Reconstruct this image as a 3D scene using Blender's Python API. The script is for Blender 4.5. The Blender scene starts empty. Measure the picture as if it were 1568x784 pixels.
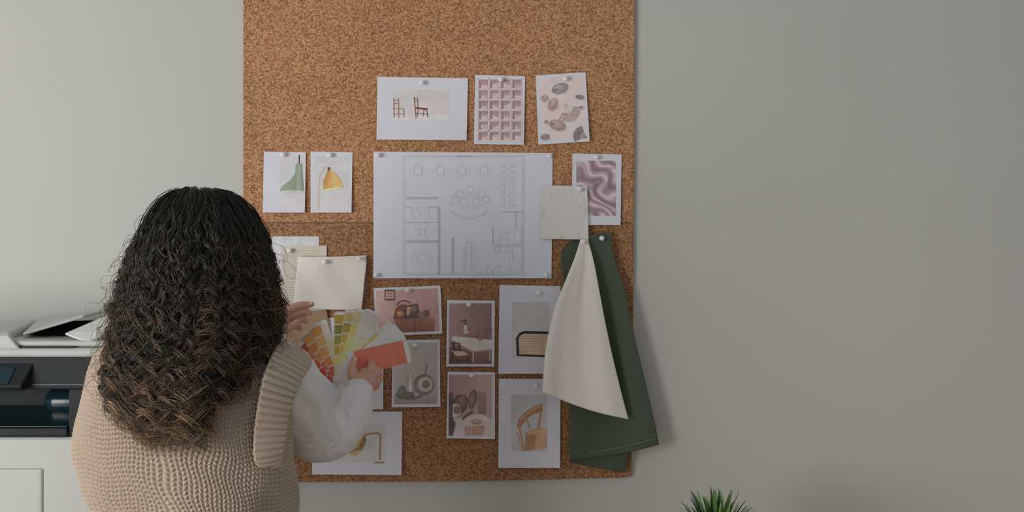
import bpy, math, random
import numpy as np
from mathutils import Vector, noise
random.seed(7); np.random.seed(7)
D=2.6; ZC=1.45; K=2.4/(D*1568); EXPO=0.64
def P(px,py,y=0.0):
    d=D+y
    return Vector(((px-784)*K*d, y, ZC+(392-py)*K*d))
def W(px,py,y=0.0):
    return Vector(((px-784)*K*D, y, ZC+(392-py)*K*D))
def lin(c,e=EXPO):
    o=[]
    for v in c:
        v=v/255.0
        l=v/12.92 if v<=0.04045 else ((v+0.055)/1.055)**2.4
        o.append(min(0.92,l/e))
    return (o[0],o[1],o[2],1)
# ---------------------------------------------------------------- materials
def newmat(name):
    m=bpy.data.materials.new(name); m.use_nodes=True
    nt=m.node_tree; b=nt.nodes['Principled BSDF']
    return m,nt,b
MC={}
def mat(c,rough=0.6,var=0.06,scale=60,bump=0,name=None,metal=0,spec=0.3,e=EXPO):
    key=(tuple(c),rough,var,scale,bump,name,metal)
    if key in MC: return MC[key]
    m,nt,b=newmat(name or 'ink_%d_%d_%d'%tuple(c))
    base=lin(c,e)
    tc=nt.nodes.new('ShaderNodeTexCoord'); n=nt.nodes.new('ShaderNodeTexNoise')
    n.inputs['Scale'].default_value=scale; n.inputs['Detail'].default_value=5
    nt.links.new(tc.outputs['Object'],n.inputs['Vector'])
    r=nt.nodes.new('ShaderNodeValToRGB')
    r.color_ramp.elements[0].position=.3; r.color_ramp.elements[1].position=.7
    r.color_ramp.elements[0].color=tuple(x*(1-var) for x in base[:3])+(1,)
    r.color_ramp.elements[1].color=tuple(min(.95,x*(1+var)) for x in base[:3])+(1,)
    nt.links.new(n.outputs['Fac'],r.inputs['Fac']); nt.links.new(r.outputs['Color'],b.inputs['Base Color'])
    b.inputs['Roughness'].default_value=rough; b.inputs['Metallic'].default_value=metal
    b.inputs['Specular IOR Level'].default_value=spec
    if bump:
        bp=nt.nodes.new('ShaderNodeBump'); bp.inputs['Strength'].default_value=bump; bp.inputs['Distance'].default_value=.002
        nt.links.new(n.outputs['Fac'],bp.inputs['Height']); nt.links.new(bp.outputs['Normal'],b.inputs['Normal'])
    MC[key]=m; return m
def cork_mat(name,g):
    m,nt,b=newmat(name)
    tc=nt.nodes.new('ShaderNodeTexCoord')
    v=nt.nodes.new('ShaderNodeTexVoronoi'); v.inputs['Scale'].default_value=330
    n=nt.nodes.new('ShaderNodeTexNoise'); n.inputs['Scale'].default_value=370; n.inputs['Detail'].default_value=3
    n2=nt.nodes.new('ShaderNodeTexNoise'); n2.inputs['Scale'].default_value=5
    for x in (v,n,n2): nt.links.new(tc.outputs['Object'],x.inputs['Vector'])
    sep=nt.nodes.new('ShaderNodeSeparateColor'); nt.links.new(v.outputs['Color'],sep.inputs[0])
    a=nt.nodes.new('ShaderNodeMath'); a.operation='MULTIPLY_ADD'; a.inputs[1].default_value=.44
    nt.links.new(sep.outputs[0],a.inputs[0])
    a2=nt.nodes.new('ShaderNodeMath'); a2.operation='MULTIPLY'; a2.inputs[1].default_value=.6
    nt.links.new(n.outputs['Fac'],a2.inputs[0]); nt.links.new(a2.outputs[0],a.inputs[2])
    r=nt.nodes.new('ShaderNodeValToRGB'); cr=r.color_ramp
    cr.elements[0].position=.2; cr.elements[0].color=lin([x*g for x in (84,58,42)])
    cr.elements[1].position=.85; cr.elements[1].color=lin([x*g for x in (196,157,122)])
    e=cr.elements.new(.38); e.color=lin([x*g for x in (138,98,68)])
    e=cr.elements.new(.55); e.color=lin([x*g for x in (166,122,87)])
    nt.links.new(a.outputs[0],r.inputs['Fac'])
    mx=nt.nodes.new('ShaderNodeMix'); mx.data_type='RGBA'; mx.blend_type='MULTIPLY'; mx.inputs[0].default_value=.22
    nt.links.new(r.outputs['Color'],mx.inputs[6]); nt.links.new(n2.outputs['Fac'],mx.inputs[7])
    nt.links.new(mx.outputs[2],b.inputs['Base Color'])
    b.inputs['Roughness'].default_value=.85; b.inputs['Specular IOR Level'].default_value=.15
    bp=nt.nodes.new('ShaderNodeBump'); bp.inputs['Strength'].default_value=.4; bp.inputs['Distance'].default_value=.0008
    nt.links.new(a.outputs[0],bp.inputs['Height']); nt.links.new(bp.outputs['Normal'],b.inputs['Normal'])
    return m
def marble_mat(name,c1,c0,c2,scale,dist):
    m,nt,b=newmat(name)
    tc=nt.nodes.new('ShaderNodeTexCoord'); w=nt.nodes.new('ShaderNodeTexNoise'); w.inputs['Scale'].default_value=scale; w.inputs['Detail'].default_value=8
    w.inputs['Distortion'].default_value=dist; nt.links.new(tc.outputs['Object'],w.inputs['Vector'])
    r=nt.nodes.new('ShaderNodeValToRGB'); cr=r.color_ramp
    cr.elements[0].position=.46; cr.elements[0].color=lin(c1); cr.elements[1].position=.53; cr.elements[1].color=lin(c2)
    e=cr.elements.new(.495); e.color=lin(c0)
    nt.links.new(w.outputs['Fac'],r.inputs['Fac']); nt.links.new(r.outputs['Color'],b.inputs['Base Color']); b.inputs['Roughness'].default_value=.5
    return m
def hair_mat():
    m,nt,b=newmat('curly_hair')
    a=nt.nodes.new('ShaderNodeAttribute'); a.attribute_name='tone'
    r=nt.nodes.new('ShaderNodeValToRGB'); cr=r.color_ramp
    cr.elements[0].color=lin((26,28,24)); cr.elements[1].color=lin((160,128,98))
    e=cr.elements.new(.35); e.color=lin((44,40,33)); e=cr.elements.new(.65); e.color=lin((86,68,51))
    nt.links.new(a.outputs['Fac'],r.inputs['Fac']); nt.links.new(r.outputs['Color'],b.inputs['Base Color'])
    b.inputs['Roughness'].default_value=.38; b.inputs['Specular IOR Level'].default_value=.5
    return m
PAPER=mat((189,190,198),.75,.02,20,name='matte_paper')
PIN=mat((232,218,200),.5,.05,200,name='pin_wood')
# ---------------------------------------------------------------- mesh helpers
class MB:
    def __init__(s): s.v=[];s.f=[];s.m=[];s.sm=[];s.mats=[]
    def mi(s,m):
        if m not in s.mats: s.mats.append(m)
        return s.mats.index(m)
    def add(s,vs,fs,m,smooth=False):
        o=len(s.v); s.v+= [tuple(v) for v in vs]; k=s.mi(m)
        for f in fs: s.f.append(tuple(i+o for i in f)); s.m.append(k); s.sm.append(smooth)
    def obj(s,name,parent=None):
        me=bpy.data.meshes.new(name); me.from_pydata(s.v,[],s.f)
        for m in s.mats: me.materials.append(m)
        me.polygons.foreach_set('material_index',s.m); me.polygons.foreach_set('use_smooth',s.sm); me.update()
        o=bpy.data.objects.new(name,me); bpy.context.collection.objects.link(o)
        if parent: o.parent=parent
        return o
def empty(name):
    o=bpy.data.objects.new(name,None); bpy.context.collection.objects.link(o); o.empty_display_size=.1; return o
def catmull(pts,seg):
    pts=[np.array(p,float) for p in pts]; out=[]
    ext=[2*pts[0]-pts[1]]+pts+[2*pts[-1]-pts[-2]]
    for i in range(1,len(ext)-2):
        p0,p1,p2,p3=ext[i-1:i+3]
        for k in range(seg):
            t=k/seg
            out.append(.5*((2*p1)+(-p0+p2)*t+(2*p0-5*p1+4*p2-p3)*t*t+(-p0+3*p1-3*p2+p3)*t**3))
    out.append(pts[-1]); return out
def tube(pts,rad,sides=16,seg=6,cap=True,disp=None,flat=None):
    rr=[(r,r) if not isinstance(r,(tuple,list)) else r for r in rad]
    data=[list(p)+list(r) for p,r in zip(pts,rr)]
    c=catmull(data,seg)
    if cap:
        def capring(a,b,rev):
            d=(a[:3]-b[:3]); L=np.linalg.norm(d) or 1; d=d/L; res=[]
            for k,(o,s) in enumerate([(.5,.87),(.85,.53),(.98,.15)]):
                q=a.copy(); r=min(a[3],a[4]); q[:3]=a[:3]+d*r*o; q[3]*=s; q[4]*=s; res.append(q)
            return res
        c=list(reversed(capring(c[0],c[1],1)))+c+capring(c[-1],c[-2],0)
    n=len(c); C=[Vector(q[:3]) for q in c]
    T=[(C[min(i+1,n-1)]-C[max(i-1,0)]).normalized() for i in range(n)]
    ref=Vector(flat) if flat else (Vector((0,1,0)) if abs(T[0].y)<.8 else Vector((1,0,0)))
    vs=[];N=(ref-T[0]*ref.dot(T[0])).normalized()
    for i in range(n):
        N=(N-T[i]*N.dot(T[i])).normalized(); B=T[i].cross(N)
        for k in range(sides):
            a=2*math.pi*k/sides
            d=1.0 if disp is None else 1+disp(i/n,a)
            vs.append(C[i]+(N*math.cos(a)*c[i][3]+B*math.sin(a)*c[i][4])*d)
    fs=[]
    for i in range(n-1):
        for k in range(sides):
            k2=(k+1)%sides
            fs.append((i*sides+k,i*sides+k2,(i+1)*sides+k2,(i+1)*sides+k))
    if cap:
        fs.append(tuple(reversed(range(sides)))); fs.append(tuple(range((n-1)*sides,n*sides)))
    return vs,fs
def ellipsoid(c,r,nu=24,nv=14):
    vs=[];fs=[]
    for j in range(nv+1):
        th=math.pi*j/nv
        for i in range(nu):
            a=2*math.pi*i/nu
            vs.append((c[0]+r[0]*math.sin(th)*math.cos(a),c[1]+r[1]*math.sin(th)*math.sin(a),c[2]+r[2]*math.cos(th)))
    for j in range(nv):
        for i in range(nu):
            i2=(i+1)%nu; fs.append((j*nu+i,(j+1)*nu+i,(j+1)*nu+i2,j*nu+i2))
    return vs,fs
def remesh(o,vox,sm=6):
    m=o.modifiers.new('fuse','REMESH'); m.mode='VOXEL'; m.voxel_size=vox; m.use_smooth_shade=True
    s=o.modifiers.new('smooth','SMOOTH'); s.iterations=sm; s.factor=.5
def box(name,x0,x1,y0,y1,z0,z1,m,parent=None,bev=.004):
    b=MB(); vs=[(x,y,z) for x in (x0,x1) for y in (y0,y1) for z in (z0,z1)]
    b.add(vs,[(0,1,3,2),(4,6,7,5),(0,4,5,1),(2,3,7,6),(0,2,6,4),(1,5,7,3)],m)
    o=b.obj(name,parent)
    if bev:
        md=o.modifiers.new('bevel','BEVEL'); md.width=bev; md.segments=3
    return o
def slab(name,q,th,m,parent=None,bev=.003):
    q=[Vector(p) for p in q]; n=(q[1]-q[0]).cross(q[2]-q[0]).normalized()
    if n.z<0: n=-n
    b=MB(); b.add(q+[p-n*th for p in q],[(0,1,2,3),(7,6,5,4),(0,4,5,1),(1,5,6,2),(2,6,7,3),(3,7,4,0)],m)
    o=b.obj(name,parent)
    if bev: md=o.modifiers.new('bevel','BEVEL'); md.width=bev; md.segments=2
    return o
# ---------------------------------------------------------------- prints on board
class Print(MB):
    fade=(.10,(192,184,184))
    def __init__(s,corners,base=.013,lift=.006,paper=None,th=.0008,fade=None):
        super().__init__(); s.c=corners; ys=[c[1] for c in corners]
        if fade: s.fade=fade
        s.t=min(ys); s.h=max(ys)-s.t; s.base=base; s.lift=lift; s.L=0
        q=[s.w(*c) for c in corners]; p=paper or PAPER
        bk=[v+Vector((0,th,0)) for v in q]
        n=len(q)
        s.add(q+bk,[tuple(range(n)),tuple(reversed(range(n,2*n)))]+[(i,i+n,(i+1)%n+n,(i+1)%n) for i in range(n)],p)
    def fc(s,c):
        a,f=s.fade; return tuple(int(x*(1-a)+y*a) for x,y in zip(c,f))
    def w(s,px,py,L=0):
        return W(px,py,-(s.base+s.lift*(py-s.t)/s.h+L*.0003))
    def poly(s,pts,c,**k):
        s.L+=.25 if s.L>3 else .5
        m=c if not isinstance(c,tuple) else mat(s.fc(c),k.get('rough',.55),.15,38)
        s.add([s.w(x,y,s.L) for x,y in pts],[tuple(range(len(pts)))],m)
    def rect(s,x0,y0,x1,y1,c): s.poly([(x0,y0),(x1,y0),(x1,y1),(x0,y1)],c)
    def grad(s,q,ca,cb,n=14,horiz=False):
        s.L+=.5
        for i in range(n):
            a,b_=i/n,(i+1)/n; t=(i+.5)/n
            c=s.fc(tuple(int(round(x+(y-x)*t)) for x,y in zip(ca,cb)))
            lp=lambda p,r,u:(p[0]+(r[0]-p[0])*u,p[1]+(r[1]-p[1])*u)
            if horiz: pts=[lp(q[0],q[1],a),lp(q[0],q[1],b_),lp(q[3],q[2],b_),lp(q[3],q[2],a)]
            else: pts=[lp(q[0],q[3],a),lp(q[1],q[2],a),lp(q[1],q[2],b_),lp(q[0],q[3],b_)]
            s.add([s.w(x,y,s.L) for x,y in pts],[(0,1,2,3)],mat(c,.55,.07,38))
    def ell(s,cx,cy,rx,ry,c,rot=0,a0=0,a1=360,n=22):
        pts=[]
        for i in range(n if a1-a0>=360 else n+1):
            a=math.radians(a0+(a1-a0)*i/n); x=rx*math.cos(a); y=ry*math.sin(a); r=math.radians(rot)
            pts.append((cx+x*math.cos(r)-y*math.sin(r),cy+x*math.sin(r)+y*math.cos(r)))
        s.poly(pts,c)
    def ball(s,cx,cy,rx,ry,ca,cb,rot=0,n=6,ox=-.18,oy=-.2):
        for i in range(n):
            t=i/(n-1); k=1-.8*t; s.ell(cx+rx*ox*t,cy+ry*oy*t,rx*k,ry*k,tuple(int(x+(y-x)*t) for x,y in zip(ca,cb)),rot)
            if i: s.L-=.15
    def fan(s,x,y,R_,dirn,spread,ca,cb,n=11):
        # scallop: ribbed wedges radiating from the hinge (x,y)
        for i in range(n):
            a0=math.radians(dirn-spread+2*spread*i/n); a1=math.radians(dirn-spread+2*spread*(i+1)/n); am=(a0+a1)/2
            k=.9+.1*math.cos((i+.5-n/2)/n*2.6)
            for (u0,u1,cc) in ((0,.55,ca),(.5,1,cb)):
                c=tuple(int(v*(1.0 if i%2 else .90)) for v in cc)
                pts=[(x+R_*u0*k*math.cos(a0),y+R_*u0*k*math.sin(a0)),(x+R_*u1*k*math.cos(a0),y+R_*u1*k*math.sin(a0)),(x+R_*(u1*1.05)*k*math.cos(am),y+R_*(u1*1.05)*k*math.sin(am)),(x+R_*u1*k*math.cos(a1),y+R_*u1*k*math.sin(a1)),(x+R_*u0*k*math.cos(a1),y+R_*u0*k*math.sin(a1))]
                L=s.L; s.poly(pts,c); s.L=L
        s.L+=.4
        s.ell(x,y,R_*.16,R_*.12,tuple(int(v*.85) for v in ca),dirn)
    def line(s,pts,w,c,same=False):
        m=mat(s.fc(c))
        if not same: s.L+=.25 if s.L>3 else .5
        for (x0,y0),(x1,y1) in zip(pts[:-1],pts[1:]):
            dx,dy=x1-x0,y1-y0; l=math.hypot(dx,dy) or 1; nx,ny=-dy/l*w/2,dx/l*w/2
            s.add([s.w(a,b,s.L) for a,b in ((x0+nx,y0+ny),(x1+nx,y1+ny),(x1-nx,y1-ny),(x0-nx,y0-ny))],[(0,1,2,3)],m)
    def arc(s,cx,cy,rx,ry,a0,a1,w,c,n=14,same=False):
        s.line([(cx+rx*math.cos(math.radians(a0+(a1-a0)*i/n)),cy+ry*math.sin(math.radians(a0+(a1-a0)*i/n))) for i in range(n+1)],w,c,same)
    def pin(s,px,py):
        p=s.w(px,py); q=p+Vector((0,-.009,0))
        vs,fs=tube([p,q],[.0022,.0022],10,2); s.add(vs,fs,PIN,True)
        vs,fs=ellipsoid(q,(.0062,.0042,.0056),16,10); s.add(vs,fs,PIN,True)
PINK=(.20,(196,168,162)); SOFT=(.22,(210,196,192))
# ---------------------------------------------------------------- room
WALL=mat((166,167,163),.9,.015,3,.0,name='painted_wall')
def roombox(name,x0,x1,y0,y1,z0,z1,m): return box(name,x0,x1,y0,y1,z0,z1,m,None,0)
roombox('wall_back',-3.2,3.2,0,.12,0,2.8,WALL)
roombox('floor',-3.2,3.2,-4.2,.12,-.1,0,mat((150,138,126),.5,.15,8,.1,name='oak_floor'))
roombox('baseboard_back',-3.2,3.2,-.015,0,0,.09,mat((180,180,176),.5,name='white_trim'))
# ---------------------------------------------------------------- cork board
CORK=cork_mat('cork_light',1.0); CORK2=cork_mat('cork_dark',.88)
cb=empty('cork_board')
def tile(name,pts,mt,y0=-.0005,th=.0105):
    b=MB(); q=[W(x,y,y0-th) for x,y in pts]; k=[W(x,y,y0) for x,y in pts]; n=len(q)
    b.add(q+k,[tuple(range(n)),tuple(reversed(range(n,2*n)))]+[(i,i+n,(i+1)%n+n,(i+1)%n) for i in range(n)],mt)
    o=b.obj(name,cb); md=o.modifiers.new('bevel','BEVEL'); md.width=.0015; md.segments=2
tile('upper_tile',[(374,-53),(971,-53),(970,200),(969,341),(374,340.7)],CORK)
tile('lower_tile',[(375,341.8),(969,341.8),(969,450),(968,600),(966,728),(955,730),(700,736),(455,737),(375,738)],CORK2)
# ---- prints
p=Print([(579,119),(717,121),(715,216),(578,215)]); p.grad([(603,139),(689,139),(689,179),(603,179)],(186,182,181),(194,191,191),8); p.rect(603,178,689,185,(200,198,199))
br=(118,72,54)
p.poly([(636,165),(656,167),(655,170),(637,168)],(100,58,42))
p.line([(635,150),(638,182)],1.4,br); p.line([(654,168),(656,182)],1.3,br); p.line([(641,168),(640,180)],1,br); p.line([(650,168),(649,179)],1,br)
p.line([(638,175),(655,176)],.9,br); p.line([(636,152),(640,152),(641,166)],1,br); p.line([(635,156),(641,156)],1,br)
for x in (604,611,619): p.line([(x,152 if x<615 else 168),(x+.5,182)],1,(150,100,80))
for y in (155,160,168,176): p.line([(604,y),(611 if y<165 else 619,y)],1,(150,100,80))
p.pin(647,129); p.obj('chair_photo_print')
p=Print([(728,116),(804,118),(802,223),(726,222)]); p.grad([(731,121),(799,121),(799,217),(731,217)],(170,148,152),(178,156,158),10)
rg=random.Random(5)
for i in range(4):
    for j in range(6):
        x=732+i*17; y=122+j*16; p.L=.9
        p.grad([(x+2,y+2),(x+15,y+2),(x+15,y+14),(x+2,y+14)],(142,116,122),(184,162,166),6,horiz=False); p.L=1.45
        p.poly([(x+2,y+2),(x+5,y+5),(x+5,y+14),(x+2,y+14)],(132,106,114)); p.L=1.5
        a,b2=rg.uniform(6,12),rg.uniform(5,13); p.poly([(x+5,y+a),(x+15,y+b2),(x+15,y+14),(x+5,y+14)],(192,172,175)); p.L=1.6
        p.line([(x+6,y+5+rg.uniform(0,3)),(x+13,y+7+rg.uniform(0,4))],1.2,(160,134,140))
p.L=2.2
for i in range(5): p.line([(732+i*16.8,121),(731.5+i*16.8,217)],2.0,(200,190,191),same=True)
for j in range(7): p.line([(731,122+j*15.8),(799,122+j*15.8)],1.8,(200,190,191),same=True)
p.pin(767,124); p.obj('grid_photo_print')
p=Print([(820,117),(896,112),(902,218),(824,223)],lift=.009,fade=SOFT); p.grad([(825,121),(892,117),(897,213),(829,217)],(194,180,178),(202,188,188),8)
def shell(x,y,rx,ry,rot,c1,c2,n=5):
    p.L=1.0; p.ell(x+1.8,y+1.8,rx,ry,(172,156,157),rot); p.ball(x,y,rx,ry,c1,c2,rot,6)
    r_=math.radians(rot); p.L+=.4
    for k in range(n):
        a=math.radians(-58+116*k/(n-1))
        ex,ey=rx*.86*math.cos(a),ry*.86*math.sin(a)
        p.line([(x-rx*.8*math.cos(r_),y-rx*.8*math.sin(r_)),(x+ex*math.cos(r_)-ey*math.sin(r_),y+ex*math.sin(r_)+ey*math.cos(r_))],.55,tuple(int(v*.84) for v in c1),same=k>0)
shell(857,137,13,8,-20,(108,102,108),(178,172,174)); shell(846,161,7,10,30,(156,122,120),(198,176,172))
shell(853,193,13,8,15,(144,116,116),(192,172,170)); shell(833,152,5,6,50,(156,136,136),(190,174,172))
shell(887,150,7,3.6,10,(124,110,114),(166,152,154)); shell(834,211,7,4.5,-10,(120,108,110),(166,152,152)); shell(889,166,3,3,0,(150,130,132),(180,165,164)); shell(836,188,3,3,0,(150,130,132),(180,165,164))
p.L=1.0; p.ell(872,178,12,11,(176,160,161)); p.fan(866,164,24,62,58,(196,182,180),(164,140,144),13)
p.L=1.0; p.ell(887,208,9,7,(172,158,160)); p.fan(895,211,18,205,50,(150,136,142),(118,106,114),9)
p.pin(865,123); p.obj('seashell_photo_print')
p=Print([(406,233),(470,234),(469,326),(405,326)]); p.grad([(430,240),(466,240),(466,322),(430,322)],(186,186,189),(190,190,194),8)
p.line([(460,238),(460,252)],2,(50,55,52))
gq=[(455,251),(464,251),(465,270),(467,288),(467,294),(430,294),(433,286),(446,277),(453,268)]
p.poly(gq,(126,142,120)); p.poly([(459,252),(464,252),(466,275),(467,292),(456,292),(457,270)],(140,156,134)); p.poly([(462,252),(464,252),(466,275),(467,292),(463,292)],(114,130,110)); p.ell(449,294,19,2.0,(180,186,174)); p.pin(436,238); p.obj('green_lamp_photo_print')
p=Print([(477,233),(541,234),(540,326),(478,326)]); p.grad([(483,240),(536,240),(536,322),(483,322)],(187,187,189),(191,191,193),8)
p.line([(500,256),(491,270),(490,322)],1.8,(186,160,126)); p.line([(500,256),(510,262)],1.8,(186,160,126)); p.line([(504,264),(506,257)],3,(60,50,40))
p.poly([(503,262),(512,263),(523,275),(527,287),(497,292),(496,280)],(200,150,84)); p.poly([(508,263),(512,263),(523,275),(527,287),(512,289.5)],(212,170,106)); p.poly([(503,262),(506,262),(502,291),(497,292),(496,280)],(182,136,72)); p.ell(512,290,15,2.2,(224,200,152),-9)
p.pin(507,239); p.obj('yellow_lamp_photo_print')
# floor plan
p=Print([(573,233),(846,235),(844,426),(573,426)],lift=.003,fade=(0,(0,0,0))); c=(165,167,175); c2=(176,178,186)
p.L=1
def R(x0,y0,x1,y1,w=.7,cc=c): p.line([(x0,y0),(x1,y0),(x1,y1),(x0,y1),(x0,y0)],w,cc,same=True)
R(619,240,802,420,1.0); R(622,243,799,417,.6,c2)
for a in [((622,303),(671,303)),((622,305),(671,305)),((622,341),(672,341)),((622,369),(672,369)),((622,371),(672,371)),((672,316),(672,420)),((674,316),(674,420)),((693,364),(693,418)),((695,364),(695,418)),((755,347),(755,375)),((755,375),(800,375)),((768,325),(800,325)),((622,318),(632,318)),((655,318),(672,318)),((790,325),(790,350)),((765,378),(765,385)),((700,240),(722,240))]:
    p.line(list(a),1.3,(155,157,165),same=True)
for x in (641,675,707,741):
    R(x-6,256,x+6,268,.6); 
    for dx,dy in ((-9,0),(9,0),(0,-9),(0,9)): R(x+dx-3,262+dy-2.5,x+dx+3,262+dy+2.5,.6,c2)
for y in range(250,312,10):
    R(774,y,781,y+9,.6,c2); R(768,y+2,772,y+7,.6); R(784,y+2,789,y+7,.6)
for cx,cy in ((704,297),(720,292),(737,297),(697,306),(744,306),(711,309),(729,309)):
    p.arc(cx,cy,6,6,0,360,.7,c,same=True); p.arc(cx,cy+1,10,9,20,160,.7,c2,same=True)
p.arc(719,310,33,25,35,145,1.2,c,20,same=True); p.arc(719,310,31,22,35,145,.7,c2,20,same=True)
for cx,cy in ((647,355),(772,362)):
    R(cx-4,cy-4,cx+4,cy+4,.7)
    for sx in(-1,1):
        for sy_ in (-1,1): p.arc(cx+sx*7,cy+sy_*6,3,3,0,360,.6,c2,10,same=True)
p.arc(647,396,8,6,0,360,.8,c,same=True)
for k in range(8): p.arc(647+14*math.cos(k*.785),396+12*math.sin(k*.785),3,3,0,360,.6,c2,8,same=True)
R(714,373,722,413,.7)
for y in range(378,412,8): R(709,y,712,y+5,.6,c2); R(724,y,727,y+5,.6,c2)
p.arc(718,370,3,3,0,360,.6,c,8,same=True)
R(632,322,644,335,.6); R(658,322,670,335,.6); R(640,318,650,326,.6,c2)
R(758,378,783,386,.6); R(785,378,800,398,.6); R(788,345,799,372,.6,c2); R(780,392,799,414,.6,c2)
p.arc(745,420,10,12,-90,0,.7,c,same=True); p.arc(765,420,10,12,180,270,.7,c,same=True); p.line([(745,408),(745,420)],.7,c,same=True); p.line([(765,408),(765,420)],.7,c,same=True)
for a,b in ((580,239),(841,240),(577,421),(835,421)): p.pin(a,b)
p.obj('floor_plan_drawing')
# silk: picture of folded satin, printed tone computed per cell
p=Print([(876,236),(951,237),(949,345),(875,345)]); p.L=1
nx,ny=54,76
SC=[(int(112+92*t),int(94+90*t),int(102+88*t)) for t in np.linspace(0,1,14)]
for i in range(nx):
    for j in range(ny):
        u,v=i/nx,j/ny*1.4
        q1=noise.noise(Vector((u*2.1,v*2.1,3.1))); q2=noise.noise(Vector((u*1.7,v*1.7,9.7)))
        wy=(-.55*u+.85*v)*17+7.5*q1; wx=(u*.85+v*.5)*2+2*q2
        s1=.5+.5*math.sin(wy+1.6*math.sin(wx*2.2)); s2=.5+.5*math.sin(wy*1.9+5*q2+1.2)
        t=max(0,min(.999,.08+.75*s1**.8*(.55+.45*s2)+.22*q1+.12))
        x0_,x1_=882+60*i/nx,882+60*(i+1)/nx; y0_,y1_=247+84*j/ny,247+84*(j+1)/ny
        p.add([p.w(x0_,y0_,1),p.w(x1_,y0_,1),p.w(x1_,y1_,1),p.w(x0_,y1_,1)],[(0,1,2,3)],mat(SC[int(t*14)],.5,.03))
p.pin(912,242); p.obj('silk_photo_print')
MARB=marble_mat('marble_sample_stone',(187,186,183),(177,176,173),(191,190,187),7,1.8)
p=Print([(829,285),(898,286),(900,367),(827,366)],base=.024,lift=.003,paper=MARB,th=.006); p.pin(886,291); p.obj('marble_sample')
p=Print([(414,362),(490,363),(488,500),(414,500)],base=.0125,lift=.001); p.rect(416,362,488,376,(182,183,187))
p.obj('white_sheet')
p=Print([(432,377),(502,376),(500,520),(430,520)],base=.0145,lift=.0005,paper=mat((184,176,166),.8,.04,name='aged_paper'))
for j in range(30): p.line([(437,384+j*4),(495-(j*13%9),384+j*4)],.8,(158,148,137),same=j>0)
p.pin(446,384); p.obj('typed_sheet')
p=Print([(440,480),(502,474),(510,530),(440,535)],base=.0185,lift=.001,paper=mat((140,116,94),.8,.05,name='brown_card')); p.obj('brown_card')
# kitchen
p=Print([(573,441),(675,437),(678,510),(578,514)],base=.014,fade=PINK)
p.grad([(577,445),(671,441),(674,506),(581,510)],(186,152,146),(164,130,126),16,True); p.poly([(577,445),(605,444),(603,490),(580,492)],(192,162,154))
p.rect(590,443,606,460,(92,72,68)); p.rect(592,446,604,457,(186,160,152)); p.line([(594,449),(602,449)],1,(90,60,55)); p.line([(594,453),(602,453)],1,(90,60,55))
p.grad([(606,488),(666,486),(666,506),(608,508)],(142,94,76),(110,70,58),6); p.line([(606,488),(666,486)],1.6,(172,126,106))
p.line([(636,487),(637,507)],1,(84,52,44))
for k in range(12): p.line([(610+k*4.6,490),(613+k*4.6,506)],.6,(104,66,54),same=k>0)
p.poly([(604,488),(607,472),(614,466),(622,465),(624,488)],(98,62,56)); p.poly([(620,488),(621,468),(640,464),(643,475),(642,487)],(70,58,60)); p.poly([(624,472),(638,467),(640,474),(628,480)],(104,86,84))
p.arc(620,468,11,8,180,330,1.6,(80,46,44)); p.ball(614,480,6,5,(150,92,66),(196,140,104)); p.poly([(624,470),(630,469),(628,482),(624,483)],(178,140,112)); p.poly([(642,478),(655,474),(658,486),(642,487)],(124,100,84))
p.ball(654,479,4,5,(70,56,54),(120,100,96)); p.pin(625,444); p.obj('dresser_photo_print')
# desk
p=Print([(685,459),(758,460),(757,560),(684,560)],base=.014,fade=PINK); p.grad([(688,464),(753,464),(753,556),(688,556)],(150,124,122),(112,88,88),18,True); 
p.grad([(688,530),(753,540),(753,556),(688,556)],(112,86,78),(84,62,58),6); p.poly([(694,514),(753,519),(753,533),(725,537),(692,520)],(196,188,186)); p.line([(692,520),(725,538),(753,534)],1.2,(160,150,148))
p.poly([(694,514),(720,516),(708,524),(692,520)],(206,200,198))
p.line([(696,521),(696,545)],1.4,(60,45,42)); p.line([(725,538),(725,553)],1.6,(190,180,178)); p.line([(750,534),(750,552)],1.4,(180,170,168))
p.poly([(710,505),(716,505),(715,497),(712,497)],(215,210,205)); p.line([(713,497),(713,489),(706,492)],1.2,(40,35,35)); p.ball(714,508,6,3,(160,140,138),(210,200,196)); p.ball(735,517,4,2.5,(100,80,80),(160,140,138)); p.line([(730,516),(733,508)],1,(70,60,60))
p.poly([(692,535),(712,537),(718,543),(698,544)],(190,172,152)); 
for x0,y0,x1,y1 in ((694,537,691,556),(716,543,719,556),(698,544,700,556),(692,522,697,537),(704,524,706,537)): p.line([(x0,y0),(x1,y1)],1.6,(56,42,38))
for y in (524,529,534): p.line([(692,y),(705,y+1)],1.2,(56,42,38))
p.line([(694,550),(717,551)],1.2,(56,42,38)); p.rect(745,502,753,518,(104,82,84)); p.pin(718,466); p.obj('desk_photo_print')
# rattan chair
p=Print([(765,436),(858,438),(857,571),(763,571)],base=.0135); p.grad([(784,462),(840,462),(840,546),(784,546)],(172,172,173),(182,181,181),10)
p.poly([(838,546),(791,544),(790,517),(795,509),(803,506),(840,507)],(30,29,29)); p.poly([(838,543),(795,541),(794,518),(798,512),(804,510),(840,511)],(196,170,148))
for k in range(12): p.line([(796+k*4,511 if k>1 else 515),(796+k*4,542)],.6,(164,132,108),same=k>0)
for k in range(8): p.line([(795,514+k*3.9),(840,514+k*3.9)],.6,(164,132,108),same=k>0)
p.pin(824,448); p.obj('rattan_chair_photo_print')
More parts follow.
